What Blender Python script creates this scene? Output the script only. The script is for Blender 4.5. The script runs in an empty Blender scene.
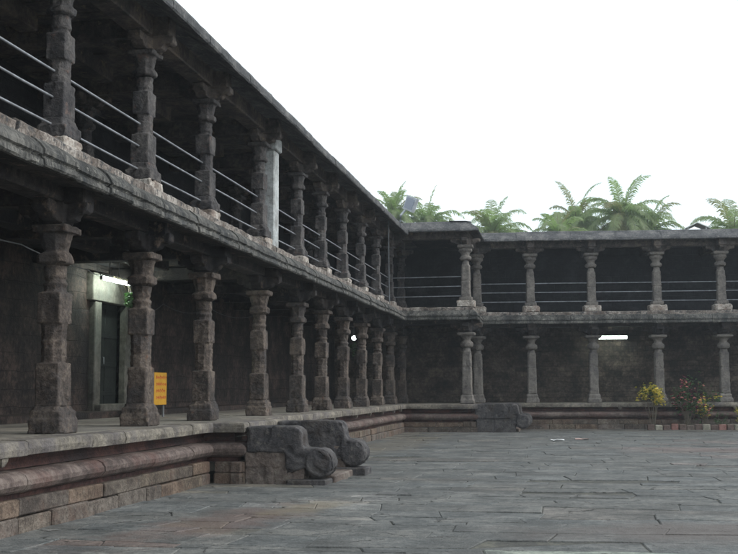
import bpy, bmesh, math, random
from mathutils import Vector, Matrix, noise as mnoise
R = math.radians
random.seed(7)
scene = bpy.context.scene

# ------------------------------------------------------------------ camera
cam_d = bpy.data.cameras.new('camera'); cam = bpy.data.objects.new('camera', cam_d)
scene.collection.objects.link(cam); scene.camera = cam
FPX = 1100.0; ROLL = 0.004
vx, vy = 199 - ROLL*112, 112 + ROLL*199
PIT = math.atan(vy/FPX); YAW = math.atan(vx/FPX*math.cos(PIT))
EYE = Vector((0, 0, 1.6))
fh = Vector((-math.sin(YAW), math.cos(YAW), 0)); r0 = Vector((math.cos(YAW), math.sin(YAW), 0)); upv = Vector((0, 0, 1))
Fv = fh*math.cos(PIT) + upv*math.sin(PIT); U0 = -fh*math.sin(PIT) + upv*math.cos(PIT)
Rv = r0*math.cos(ROLL) - U0*math.sin(ROLL); Uv = U0*math.cos(ROLL) + r0*math.sin(ROLL)
m = Matrix((Rv, Uv, -Fv)).transposed().to_4x4(); m.translation = EYE
cam.matrix_world = m
cam_d.sensor_width = 36; cam_d.sensor_fit = 'HORIZONTAL'; cam_d.lens = FPX/738*36
cam_d.clip_start = 0.05; cam_d.clip_end = 3000

# ------------------------------------------------------------------ world, sun, exposure (overcast)
SUN_EL, SUN_AZ = 40, 88
w = bpy.data.worlds.new('World'); scene.world = w; w.use_nodes = True
nt = w.node_tree; nt.nodes.clear()
out = nt.nodes.new('ShaderNodeOutputWorld'); bg = nt.nodes.new('ShaderNodeBackground')
sky = nt.nodes.new('ShaderNodeTexSky'); sky.sky_type = 'NISHITA'; sky.sun_disc = False
sky.sun_elevation = R(SUN_EL); sky.sun_rotation = R(SUN_AZ)
hs = nt.nodes.new('ShaderNodeHueSaturation'); hs.inputs['Saturation'].default_value = 0.25
ad = nt.nodes.new('ShaderNodeMix'); ad.data_type = 'RGBA'; ad.blend_type = 'ADD'; ad.inputs['Factor'].default_value = 1
ad.inputs['B'].default_value = (6.1, 6.6, 6.8, 1)          # the white overcast layer
nt.links.new(sky.outputs[0], hs.inputs['Color']); nt.links.new(hs.outputs[0], ad.inputs['A'])
wn = nt.nodes.new('ShaderNodeTexNoise'); wn.inputs['Scale'].default_value = 2.2; wn.inputs['Detail'].default_value = 4
wc = nt.nodes.new('ShaderNodeTexCoord'); nt.links.new(wc.outputs['Generated'], wn.inputs['Vector'])
wr = nt.nodes.new('ShaderNodeValToRGB'); wr.color_ramp.elements[0].position = .35; wr.color_ramp.elements[0].color = (.86, .92, .95, 1); wr.color_ramp.elements[1].position = .62; wr.color_ramp.elements[1].color = (1.0, 1.0, 1.0, 1)
wm = nt.nodes.new('ShaderNodeMix'); wm.data_type = 'RGBA'; wm.blend_type = 'MULTIPLY'; wm.inputs['Factor'].default_value = 1
nt.links.new(wn.outputs['Fac'], wr.inputs[0]); nt.links.new(ad.outputs['Result'], wm.inputs['A']); nt.links.new(wr.outputs[0], wm.inputs['B'])
nt.links.new(wm.outputs['Result'], bg.inputs['Color']); bg.inputs['Strength'].default_value = 0.12
nt.links.new(bg.outputs[0], out.inputs['Surface'])
sl = bpy.data.lights.new('sun', 'SUN'); sl.energy = 1.35; sl.angle = R(32); sl.color = (1, 0.96, 0.9)
so = bpy.data.objects.new('sun', sl); scene.collection.objects.link(so)
sd = Vector((math.sin(R(SUN_AZ))*math.cos(R(SUN_EL)), math.cos(R(SUN_AZ))*math.cos(R(SUN_EL)), math.sin(R(SUN_EL))))
so.rotation_euler = sd.to_track_quat('Z', 'Y').to_euler()
vs = scene.view_settings; vs.view_transform = 'Standard'; vs.look = 'None'; vs.exposure = 0.12; vs.gamma = 1; vs.use_curve_mapping = False
try:
    scene.cycles.max_bounces = 6; scene.cycles.diffuse_bounces = 4; scene.cycles.use_denoising = True
except Exception: pass

# ------------------------------------------------------------------ materials
def N(nt, t, **k):
    n = nt.nodes.new(t)
    for a, b in k.items(): setattr(n, a, b)
    return n
def ramp(nt, stops):
    n = N(nt, 'ShaderNodeValToRGB'); cr = n.color_ramp
    while len(cr.elements) > 1: cr.elements.remove(cr.elements[-1])
    cr.elements[0].position = stops[0][0]; cr.elements[0].color = tuple(stops[0][1]) + (1,)
    for p, c in stops[1:]:
        e = cr.elements.new(p); e.color = tuple(c) + (1,)
    return n
def stone(name, dark, mid, light, scale=1.0, rough=0.85, bump=0.5, stain=None, stain_amt=0.5, zstretch=1.0,
          bricks=None, tint=False, blotch=None, blotch_lo=0.62, spec=0.3):
    """weathered stone: world-position noise, optional coursed blocks, optional per-slab tint"""
    M = bpy.data.materials.new(name); M.use_nodes = True; nt = M.node_tree; L = nt.links.new
    b = nt.nodes['Principled BSDF']; b.inputs['Roughness'].default_value = rough
    b.inputs['Specular IOR Level'].default_value = spec
    geo = N(nt, 'ShaderNodeNewGeometry'); mp = N(nt, 'ShaderNodeMapping'); mp.inputs['Scale'].default_value = (1, 1, zstretch)
    L(geo.outputs['Position'], mp.inputs['Vector'])
    n1 = N(nt, 'ShaderNodeTexNoise'); n1.inputs['Scale'].default_value = 1.3*scale; n1.inputs['Detail'].default_value = 8; n1.inputs['Roughness'].default_value = 0.65
    n2 = N(nt, 'ShaderNodeTexNoise'); n2.inputs['Scale'].default_value = 9*scale; n2.inputs['Detail'].default_value = 6; n2.inputs['Roughness'].default_value = 0.7
    L(mp.outputs[0], n1.inputs['Vector']); L(mp.outputs[0], n2.inputs['Vector'])
    mixf = N(nt, 'ShaderNodeMath', operation='MULTIPLY_ADD'); mixf.inputs[1].default_value = 0.55
    L(n1.outputs['Fac'], mixf.inputs[0])
    sc = N(nt, 'ShaderNodeMath', operation='MULTIPLY'); sc.inputs[1].default_value = 0.45; L(n2.outputs['Fac'], sc.inputs[0]); L(sc.outputs[0], mixf.inputs[2])
    rp = ramp(nt, [(0.41, dark), (0.5, mid), (0.585, light)]); L(mixf.outputs[0], rp.inputs[0])
    col = rp.outputs['Color']; hgt = mixf.outputs[0]
    if bricks:
        axes, bw, bh, mortar, mcol = bricks
        sep = N(nt, 'ShaderNodeSeparateXYZ'); L(geo.outputs['Position'], sep.inputs[0])
        com = N(nt, 'ShaderNodeCombineXYZ'); L(sep.outputs[axes[0]], com.inputs[0]); L(sep.outputs[axes[1]], com.inputs[1])
        nd = N(nt, 'ShaderNodeTexNoise'); nd.inputs['Scale'].default_value = 1.1; L(geo.outputs['Position'], nd.inputs['Vector'])
        va = N(nt, 'ShaderNodeVectorMath', operation='MULTIPLY_ADD'); va.inputs[1].default_value = (0.25, 0.14, 0)
        L(nd.outputs['Color'], va.inputs[0]); L(com.outputs[0], va.inputs[2])
        bt = N(nt, 'ShaderNodeTexBrick'); bt.inputs['Scale'].default_value = 1; bt.inputs['Brick Width'].default_value = bw; bt.inputs['Row Height'].default_value = bh
        bt.inputs['Mortar Size'].default_value = mortar; bt.inputs['Mortar Smooth'].default_value = 0.4
        bt.inputs['Color1'].default_value = (0.6, 0.6, 0.6, 1); bt.inputs['Color2'].default_value = (1.15, 1.1, 1.08, 1); bt.inputs['Mortar'].default_value = (0.5, 0.5, 0.5, 1)
        L(va.outputs[0], bt.inputs['Vector'])
        mm = N(nt, 'ShaderNodeMix', data_type='RGBA', blend_type='MULTIPLY'); mm.inputs['Factor'].default_value = 0.95 if 'far' in name else 0.7
        L(col, mm.inputs['A']); L(bt.outputs['Color'], mm.inputs['B']); col = mm.outputs['Result']
        hm = N(nt, 'ShaderNodeMath', operation='MULTIPLY_ADD'); hm.inputs[1].default_value = -0.9; L(bt.outputs['Fac'], hm.inputs[0]); L(hgt, hm.inputs[2]); hgt = hm.outputs[0]
    if tint:
        at = N(nt, 'ShaderNodeAttribute'); at.attribute_name = 'tint'
        mm = N(nt, 'ShaderNodeMix', data_type='RGBA', blend_type='MULTIPLY'); mm.inputs['Factor'].default_value = 1
        L(col, mm.inputs['A']); L(at.outputs['Color'], mm.inputs['B']); col = mm.outputs['Result']
    if stain:
        n3 = N(nt, 'ShaderNodeTexNoise'); n3.inputs['Scale'].default_value = 0.8*scale; n3.inputs['Detail'].default_value = 9; n3.inputs['Roughness'].default_value = 0.72
        off = N(nt, 'ShaderNodeVectorMath', operation='ADD'); off.inputs[1].default_value = (13, 7, 3); L(mp.outputs[0], off.inputs[0]); L(off.outputs[0], n3.inputs['Vector'])
        r3 = ramp(nt, [(0.5, (0, 0, 0)), (0.62, (1, 1, 1))]); L(n3.outputs['Fac'], r3.inputs[0])
        sm = N(nt, 'ShaderNodeMath', operation='MULTIPLY'); sm.inputs[1].default_value = stain_amt; L(r3.outputs['Color'], sm.inputs[0])
        mm = N(nt, 'ShaderNodeMix', data_type='RGBA'); L(sm.outputs[0], mm.inputs['Factor']); L(col, mm.inputs['A']); mm.inputs['B'].default_value = tuple(stain)+(1,); col = mm.outputs['Result']
    if blotch:
        n4 = N(nt, 'ShaderNodeTexNoise'); n4.inputs['Scale'].default_value = 3.2*scale; n4.inputs['Detail'].default_value = 8; n4.inputs['Roughness'].default_value = 0.75
        off = N(nt, 'ShaderNodeVectorMath', operation='ADD'); off.inputs[1].default_value = (-5, 19, 11); L(geo.outputs['Position'], off.inputs[0]); L(off.outputs[0], n4.inputs['Vector'])
        r4 = ramp(nt, [(blotch_lo-0.06, (0, 0, 0)), (blotch_lo+0.03, (1, 1, 1))]); L(n4.outputs['Fac'], r4.inputs[0])
        mm = N(nt, 'ShaderNodeMix', data_type='RGBA'); L(r4.outputs['Color'], mm.inputs['Factor']); L(col, mm.inputs['A']); mm.inputs['B'].default_value = tuple(blotch)+(1,); col = mm.outputs['Result']
    if name == 'flagstones':
        # red earth rubbed into the stones along a strip near the left platform
        def strip(ax, ay, bx, by, rad, scl, colr, amt, col):
            vm = N(nt, 'ShaderNodeMapping', vector_type='TEXTURE'); ln = math.hypot(bx-ax, by-ay)
            vm.inputs['Location'].default_value = ((ax+bx)/2, (ay+by)/2, 0); vm.inputs['Rotation'].default_value = (0, 0, math.atan2(by-ay, bx-ax)); vm.inputs['Scale'].default_value = (ln/2, rad, 1)
            L(geo.outputs['Position'], vm.inputs['Vector']); le = N(nt, 'ShaderNodeVectorMath', operation='LENGTH'); L(vm.outputs[0], le.inputs[0])
            nn = N(nt, 'ShaderNodeTexNoise'); nn.inputs['Scale'].default_value = scl; nn.inputs['Detail'].default_value = 7; nn.inputs['Roughness'].default_value = .7; L(geo.outputs['Position'], nn.inputs['Vector'])
            ma = N(nt, 'ShaderNodeMath', operation='MULTIPLY_ADD'); ma.inputs[1].default_value = 2.4; L(nn.outputs['Fac'], ma.inputs[0]); L(le.outputs['Value'], ma.inputs[2])
            rr_ = ramp(nt, [(.0, (1, 1, 1)), (1, (0, 0, 0))]); mr = N(nt, 'ShaderNodeMapRange'); mr.inputs['From Min'].default_value = 1.55; mr.inputs['From Max'].default_value = 2.15
            L(ma.outputs[0], mr.inputs['Value']); L(mr.outputs[0], rr_.inputs[0])
            sm = N(nt, 'ShaderNodeMath', operation='MULTIPLY'); sm.inputs[1].default_value = amt; L(rr_.outputs['Color'], sm.inputs[0])
            mm = N(nt, 'ShaderNodeMix', data_type='RGBA'); L(sm.outputs[0], mm.inputs['Factor']); L(col, mm.inputs['A']); mm.inputs['B'].default_value = colr+(1,); return mm.outputs['Result']
        vo = N(nt, 'ShaderNodeTexVoronoi', feature='DISTANCE_TO_EDGE'); vo.inputs['Scale'].default_value = .75
        wv = N(nt, 'ShaderNodeVectorMath', operation='MULTIPLY_ADD'); wv.inputs[1].default_value = (.35, .35, 0); L(n2.outputs['Color'], wv.inputs[0]); L(geo.outputs['Position'], wv.inputs[2]); L(wv.outputs[0], vo.inputs['Vector'])
        cr_ = ramp(nt, [(0, (1, 1, 1)), (.012, (0, 0, 0))]); L(vo.outputs['Distance'], cr_.inputs[0])
        mk = ramp(nt, [(.52, (0, 0, 0)), (.58, (1, 1, 1))]); L(n1.outputs['Fac'], mk.inputs[0])
        cm = N(nt, 'ShaderNodeMath', operation='MULTIPLY'); L(cr_.outputs['Color'], cm.inputs[0]); L(mk.outputs['Color'], cm.inputs[1])
        mm = N(nt, 'ShaderNodeMix', data_type='RGBA'); L(cm.outputs[0], mm.inputs['Factor']); L(col, mm.inputs['A']); mm.inputs['B'].default_value = (.03, .028, .025, 1); col = mm.outputs['Result']
        hm = N(nt, 'ShaderNodeMath', operation='MULTIPLY_ADD'); hm.inputs[1].default_value = -.5; L(cm.outputs[0], hm.inputs[0]); L(hgt, hm.inputs[2]); hgt = hm.outputs[0]
        col = strip(-5.0, 10.2, -3.4, 16.2, .85, 1.7, (.15, .092, .075), .5, col)
        col = strip(-3.9, 13.5, -3.2, 16.4, .5, 2.6, (.2, .17, .11), .5, col)
        col = strip(1, 30, 9, 30, 2.5, .6, (.15, .105, .095), .5, col)
        col = strip(-1, 12.5, 4, 13.5, 1.3, .8, (.13, .105, .095), .55, col)
        col = strip(-5.5, 24, -4.5, 40, 1.2, 1.0, (.16, .14, .11), .5, col)
    L(col, b.inputs['Base Color'])
    nb = N(nt, 'ShaderNodeTexNoise'); nb.inputs['Scale'].default_value = 38; nb.inputs['Detail'].default_value = 4; L(geo.outputs['Position'], nb.inputs['Vector'])
    hb = N(nt, 'ShaderNodeMath', operation='MULTIPLY_ADD'); hb.inputs[1].default_value = 0.35; L(nb.outputs['Fac'], hb.inputs[0]); L(hgt, hb.inputs[2])
    bp = N(nt, 'ShaderNodeBump'); bp.inputs['Strength'].default_value = bump; bp.inputs['Distance'].default_value = 0.045
    L(hb.outputs[0], bp.inputs['Height']); L(bp.outputs[0], b.inputs['Normal'])
    return M
def plain(name, c, rough=0.6, metal=0, emit=None, es=0, var=0.0, transl=0.0):
    M = bpy.data.materials.new(name); M.use_nodes = True; nt = M.node_tree; b = nt.nodes['Principled BSDF']
    b.inputs['Base Color'].default_value = tuple(c)+(1,); b.inputs['Roughness'].default_value = rough; b.inputs['Metallic'].default_value = metal
    if var:
        geo = N(nt, 'ShaderNodeNewGeometry'); n = N(nt, 'ShaderNodeTexNoise'); n.inputs['Scale'].default_value = 6; n.inputs['Detail'].default_value = 6
        nt.links.new(geo.outputs['Position'], n.inputs['Vector'])
        rp = ramp(nt, [(0.3, [x*(1-var) for x in c]), (0.7, [min(1, x*(1+var)) for x in c])]); nt.links.new(n.outputs['Fac'], rp.inputs[0])
        nt.links.new(rp.outputs[0], b.inputs['Base Color'])
    if emit:
        b.inputs['Emission Color'].default_value = tuple(emit)+(1,); b.inputs['Emission Strength'].default_value = es
    if transl:
        t = N(nt, 'ShaderNodeBsdfTranslucent'); t.inputs['Color'].default_value = (c[0]*1.3, c[1]*1.6, c[2]*1.1, 1)
        ms = N(nt, 'ShaderNodeMixShader'); ms.inputs[0].default_value = transl; o = nt.nodes['Material Output']
        nt.links.new(b.outputs[0], ms.inputs[1]); nt.links.new(t.outputs[0], ms.inputs[2]); nt.links.new(ms.outputs[0], o.inputs['Surface'])
    return M

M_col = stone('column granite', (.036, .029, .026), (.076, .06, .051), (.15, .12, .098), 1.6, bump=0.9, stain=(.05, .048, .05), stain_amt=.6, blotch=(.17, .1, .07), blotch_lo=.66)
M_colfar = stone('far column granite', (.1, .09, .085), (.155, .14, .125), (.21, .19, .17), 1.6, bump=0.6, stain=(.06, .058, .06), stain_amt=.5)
M_colup = stone('upper column granite', (.036, .034, .036), (.075, .069, .068), (.135, .124, .117), 1.6, bump=0.9, stain=(.05, .05, .055), stain_amt=.5, blotch=(.15, .1, .085), blotch_lo=.64)
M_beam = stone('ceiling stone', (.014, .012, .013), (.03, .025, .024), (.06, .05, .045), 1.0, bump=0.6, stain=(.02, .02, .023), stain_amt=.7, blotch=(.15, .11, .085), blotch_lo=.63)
M_ceil = stone('upper ceiling stone', (.05, .045, .043), (.1, .085, .078), (.17, .14, .12), 1.2, bump=0.6, stain=(.035, .035, .037), stain_amt=.7, blotch=(.22, .17, .13), blotch_lo=.63)  # paler copy of the ceiling stone; court bounce light put into its colour
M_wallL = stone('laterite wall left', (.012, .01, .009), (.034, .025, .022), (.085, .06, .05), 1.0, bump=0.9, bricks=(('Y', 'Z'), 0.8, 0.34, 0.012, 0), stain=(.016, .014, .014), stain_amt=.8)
M_wallF = stone('coursed wall far', (.04, .033, .028), (.09, .072, .058), (.18, .145, .115), 1.0, bump=0.9, bricks=(('X', 'Z'), 0.7, 0.22, 0.012, 0), stain=(.018, .017, .018), stain_amt=.75)
M_wallU = stone('shade toned upper wall', (.012, .013, .016), (.02, .021, .025), (.034, .034, .038), 1.0, bump=0.6, bricks=(('X', 'Z'), 0.7, 0.3, 0.01, 0), stain=(.012, .012, .015), stain_amt=.6)  # deep interior shade of the upper storey put into the wall colour
M_slab = stone('eave slab lichen', (.026, .026, .025), (.072, .07, .065), (.165, .158, .143), 2.2, bump=1.0, zstretch=.35, stain=(.03, .033, .036), stain_amt=.75, blotch=(.26, .25, .22), blotch_lo=.64)
M_roof = stone('roof edge stone', (.045, .047, .05), (.09, .09, .093), (.16, .155, .15), 1.6, bump=1.0, stain=(.055, .056, .06), stain_amt=.7, blotch=(.24, .22, .2), blotch_lo=.66)
M_curb = stone('whitewashed curb', (.12, .1, .085), (.23, .195, .17), (.44, .4, .36), 2.4, bump=1.0, stain=(.1, .075, .062), stain_amt=.85, blotch=(.06, .06, .062), blotch_lo=.57)
M_foot = stone('whitewashed footing', (.18, .15, .125), (.36, .32, .28), (.58, .54, .49), 2.5, bump=0.8, stain=(.2, .13, .1), stain_amt=.6, blotch=(.1, .09, .09), blotch_lo=.62)
M_floor = stone('platform floor', (.11, .1, .085), (.18, .165, .138), (.27, .245, .205), .9, bump=0.4, stain=(.12, .115, .11), stain_amt=.5)
M_cop = stone('platform coping', (.09, .078, .066), (.16, .142, .118), (.27, .24, .195), 1.4, bump=0.9, stain=(.1, .09, .1), stain_amt=.6)
M_mould = stone('weathered moulding', (.06, .044, .039), (.12, .09, .08), (.19, .152, .132), 1.2, bump=0.9, stain=(.12, .06, .05), stain_amt=.55)
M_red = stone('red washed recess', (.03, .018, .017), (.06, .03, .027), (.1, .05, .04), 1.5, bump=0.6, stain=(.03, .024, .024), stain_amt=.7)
M_plinth = stone('plinth blocks', (.06, .048, .04), (.12, .098, .08), (.2, .168, .138), 2.2, bump=1.0, stain=(.13, .08, .06), stain_amt=.5, tint=True, blotch=(.3, .27, .23), blotch_lo=.68)
M_plinthdk = stone('stair block stone', (.085, .066, .056), (.14, .11, .095), (.2, .17, .145), 1.6, bump=1.0, stain=(.06, .05, .048), stain_amt=.6)
M_dark = stone('dark dressed granite', (.035, .033, .036), (.06, .056, .058), (.105, .097, .095), 2.2, bump=0.9, stain=(.055, .044, .038), stain_amt=.7, rough=.75, blotch=(.13, .12, .105), blotch_lo=.62)
M_pave = stone('flagstones', (.07, .073, .071), (.118, .121, .116), (.185, .182, .17), 1.1, bump=1.0, stain=(.07, .069, .065), stain_amt=.65, tint=True, rough=.75)
M_soil = stone('joint soil', (.045, .044, .04), (.075, .073, .066), (.13, .125, .1), 2.0, bump=0.6)
M_earth = stone('earth', (.09, .08, .06), (.14, .12, .09), (.18, .16, .12), .3, bump=0.5, stain=(.06, .09, .04), stain_amt=.7)
M_plaster = stone('grey plaster', (.06, .056, .046), (.105, .098, .083), (.155, .146, .125), 1.2, bump=0.3, stain=(.1, .11, .1), stain_amt=.5)
M_white = stone('white plaster', (.24, .25, .25), (.4, .42, .42), (.52, .54, .54), 1.5, bump=0.5, stain=(.16, .15, .14), stain_amt=.7)
M_door = stone('dark door boards', (.005, .007, .006), (.009, .012, .01), (.016, .019, .016), 2, bump=0.3)
M_pipe = plain('galvanised pipe', (.26, .27, .29), .5, .4, var=.35)
M_pipedk = plain('weathered pipe', (.24, .25, .26), .5, .5, var=.3)
M_beam2 = plain('dull pipe', (.1, .11, .12), .6, var=.3)
M_cable = plain('cable', (.05, .05, .05), .6)
M_tube = plain('fluorescent tube', (.8, .9, .85), .4, emit=(.86, 1, .9), es=75)
M_tube2 = plain('fluorescent tube cool', (.8, .9, .85), .4, emit=(.85, 1, .9), es=20)
M_bulb = plain('bulb glass', (.9, .9, .9), .3, emit=(.9, 1, .95), es=14)
M_fit = plain('lamp housing', (.55, .57, .55), .5, var=.15)
M_lamp_metal = plain('pale lamp metal', (.38, .41, .44), .45, .2, var=.2)
M_glass = plain('lamp glass', (.25, .28, .34), .15)
M_yel = plain('yellow board', (.5, .26, .015), .55, var=.1)
M_redp = plain('red lettering', (.5, .04, .02), .6)
M_leafp = plain('palm leaflets', (.24, .29, .14), .5, var=.25, transl=.5)
M_leafp2 = plain('yellowing palm leaflets', (.26, .25, .12), .5, var=.3, transl=.35)
M_rach = plain('palm midrib', (.16, .17, .08), .6)
M_trunk = stone('palm trunk', (.1, .09, .08), (.17, .15, .13), (.25, .22, .2), 3, bump=.6)
M_leafg = plain('green leaves', (.05, .1, .035), .5, var=.4, transl=.25)
M_leafy = plain('yellow leaves', (.42, .36, .06), .5, var=.35, transl=.25)
M_leafr = plain('dark red leaves', (.16, .025, .05), .5, var=.4, transl=.2)
M_flow = plain('yellow petals', (.72, .55, .1), .6, transl=.2)
M_flowp = plain('pale pink petals', (.62, .25, .22), .6, transl=.2)
M_twig = plain('twigs', (.12, .1, .07), .8)
M_bc = stone('cream painted brick', (.18, .17, .13), (.27, .25, .2), (.36, .34, .28), 3, bump=.5)
M_br = stone('red painted brick', (.14, .075, .06), (.2, .1, .085), (.26, .14, .12), 3, bump=.5)
M_bb = stone('brown brick', (.06, .045, .038), (.1, .07, .06), (.14, .1, .085), 3, bump=.5)
M_paper = plain('paper', (.75, .76, .76), .7)
M_hood = plain('pale sheet', (.65, .7, .66), .6, var=.15)

# ------------------------------------------------------------------ builders
COL = scene.collection
class MB:
    def __init__(s): s.v = []; s.f = []; s.mi = []; s.tint = []; s.smooth = False
    def add(s, vs, fs, mi=0, tint=(1, 1, 1)):
        o = len(s.v); s.v += [tuple(p) for p in vs]
        for f in fs: s.f.append([i+o for i in f]); s.mi.append(mi); s.tint.append(tint)
    def loft(s, rings, mi=0, caps=(True, True), closed=True, tint=(1, 1, 1)):
        n = len(rings[0]); vs = [p for r in rings for p in r]; fs = []
        for k in range(len(rings)-1):
            for i in range(n if closed else n-1):
                j = (i+1) % n; fs.append((k*n+i, k*n+j, (k+1)*n+j, (k+1)*n+i))
        if closed and caps[0]: fs.append(tuple(reversed(range(n))))
        if closed and caps[1]: fs.append(tuple(range((len(rings)-1)*n, len(rings)*n)))
        s.add(vs, fs, mi, tint)
    def box(s, x0, x1, y0, y1, z0, z1, c=0.012, mi=0, jit=0.0, rot=None, tint=(1, 1, 1)):
        """chamfered block as a loft of four rings of eight points"""
        c = min(c, (x1-x0)/3, (y1-y0)/3, (z1-z0)/3)
        def ring(z, i):
            a, b, d, e = x0+i, x1-i, y0+i, y1-i
            return [(a+c, d, z), (b-c, d, z), (b, d+c, z), (b, e-c, z), (b-c, e, z), (a+c, e, z), (a, e-c, z), (a, d+c, z)]
        rs = [ring(z0, c), ring(z0+c, 0), ring(z1-c, 0), ring(z1, c)]
        if jit: 
            co = [[random.uniform(-jit, jit) for _ in range(3)] for _ in range(8)]
            rs = [[(p[0]+co[i][0], p[1]+co[i][1], p[2]+co[i][2]*.6) for i, p in enumerate(r)] for r in rs]
        if rot: rs = [[tuple(rot @ Vector(p)) for p in r] for r in rs]
        s.loft(rs, mi, tint=tint)
    def tube(s, pts, rad, n=8, mi=0):
        pts = [Vector(p) for p in pts]; rings = []
        rad = rad if isinstance(rad, (list, tuple)) else [rad]*len(pts)
        for k, p in enumerate(pts):
            d = (pts[min(k+1, len(pts)-1)] - pts[max(k-1, 0)]).normalized()
            u = d.cross(Vector((0, 0, 1)) if abs(d.z) < .95 else Vector((1, 0, 0))).normalized(); v = d.cross(u)
            rings.append([tuple(p + (u*math.cos(2*math.pi*i/n) + v*math.sin(2*math.pi*i/n))*rad[k]) for i in range(n)])
        s.loft(rings, mi)
    def build(s, name, mats, parent=None, loc=None, smooth=None):
        """verts are world coordinates unless loc is given (then local to loc); no rotation on roots built this way"""
        me = bpy.data.meshes.new(name); base = Vector((0, 0, 0))
        if parent is not None and loc is None: base = wloc(parent)
        me.from_pydata([tuple(Vector(p)-base) for p in s.v], [], s.f)
        for m_ in (mats if isinstance(mats, (list, tuple)) else [mats]): me.materials.append(m_)
        me.polygons.foreach_set('material_index', s.mi)
        bm = bmesh.new(); bm.from_mesh(me); bmesh.ops.recalc_face_normals(bm, faces=bm.faces); bm.to_mesh(me); bm.free()
        if any(t != (1, 1, 1) for t in s.tint):
            at = me.attributes.new('tint', 'FLOAT_COLOR', 'FACE')
            at.data.foreach_set('color', [c for t in s.tint for c in (*t, 1.0)])
        if smooth is not None: me.shade_smooth(); me.set_sharp_from_angle(angle=R(smooth))
        o = bpy.data.objects.new(name, me); COL.objects.link(o)
        if parent is not None: o.parent = parent
        if loc is not None: o.location = loc
        return o
def roughen(o, voxel, amp, chip, seed, freq=5.0):
    """re-mesh a stone piece finely and wear it: low and high noise plus chips that bite the edges"""
    md = o.modifiers.new('r', 'REMESH'); md.mode = 'VOXEL'; md.voxel_size = voxel
    dg = bpy.context.evaluated_depsgraph_get(); me = bpy.data.meshes.new_from_object(o.evaluated_get(dg), depsgraph=dg)
    o.modifiers.clear(); name = o.data.name; old = o.data; mats = list(old.materials)
    me.materials.clear()
    for m_ in mats: me.materials.append(m_)
    off = Vector((seed*3.7, seed*1.3, seed*2.1)); nz = mnoise.noise
    nrm = [v.normal.copy() for v in me.vertices]
    for v, n in zip(me.vertices, nrm):
        p = v.co+off; d = amp*(nz(p*freq)*.9+nz(p*freq*3.3)*.6+nz(p*freq*9)*.3)
        c = nz(p*freq*1.1+Vector((9, 9, 9)))
        if c > .22: d -= chip*min(1, (c-.22)*6)
        v.co = v.co + n*d
    o.data = me; me.name = name; bpy.data.meshes.remove(old)
    me.shade_smooth(); me.set_sharp_from_angle(angle=R(48)); return o
def wloc(o):
    v = Vector(o.location)
    while o.parent is not None: o = o.parent; v = v + Vector(o.location)
    return v
def tag(o, label=None, cat=None, group=None, kind=None):
    if label: o['label'] = label
    if cat: o['category'] = cat
    if group: o['group'] = group
    if kind: o['kind'] = kind
    return o
def thing(name, loc, label, cat, group=None):
    o = bpy.data.objects.new(name, None); COL.objects.link(o); o.location = loc; o.empty_display_size = .2
    return tag(o, label, cat, group)
def h1(x, s=0.0): return mnoise.noise(Vector((x, s, s*1.7)))

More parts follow.
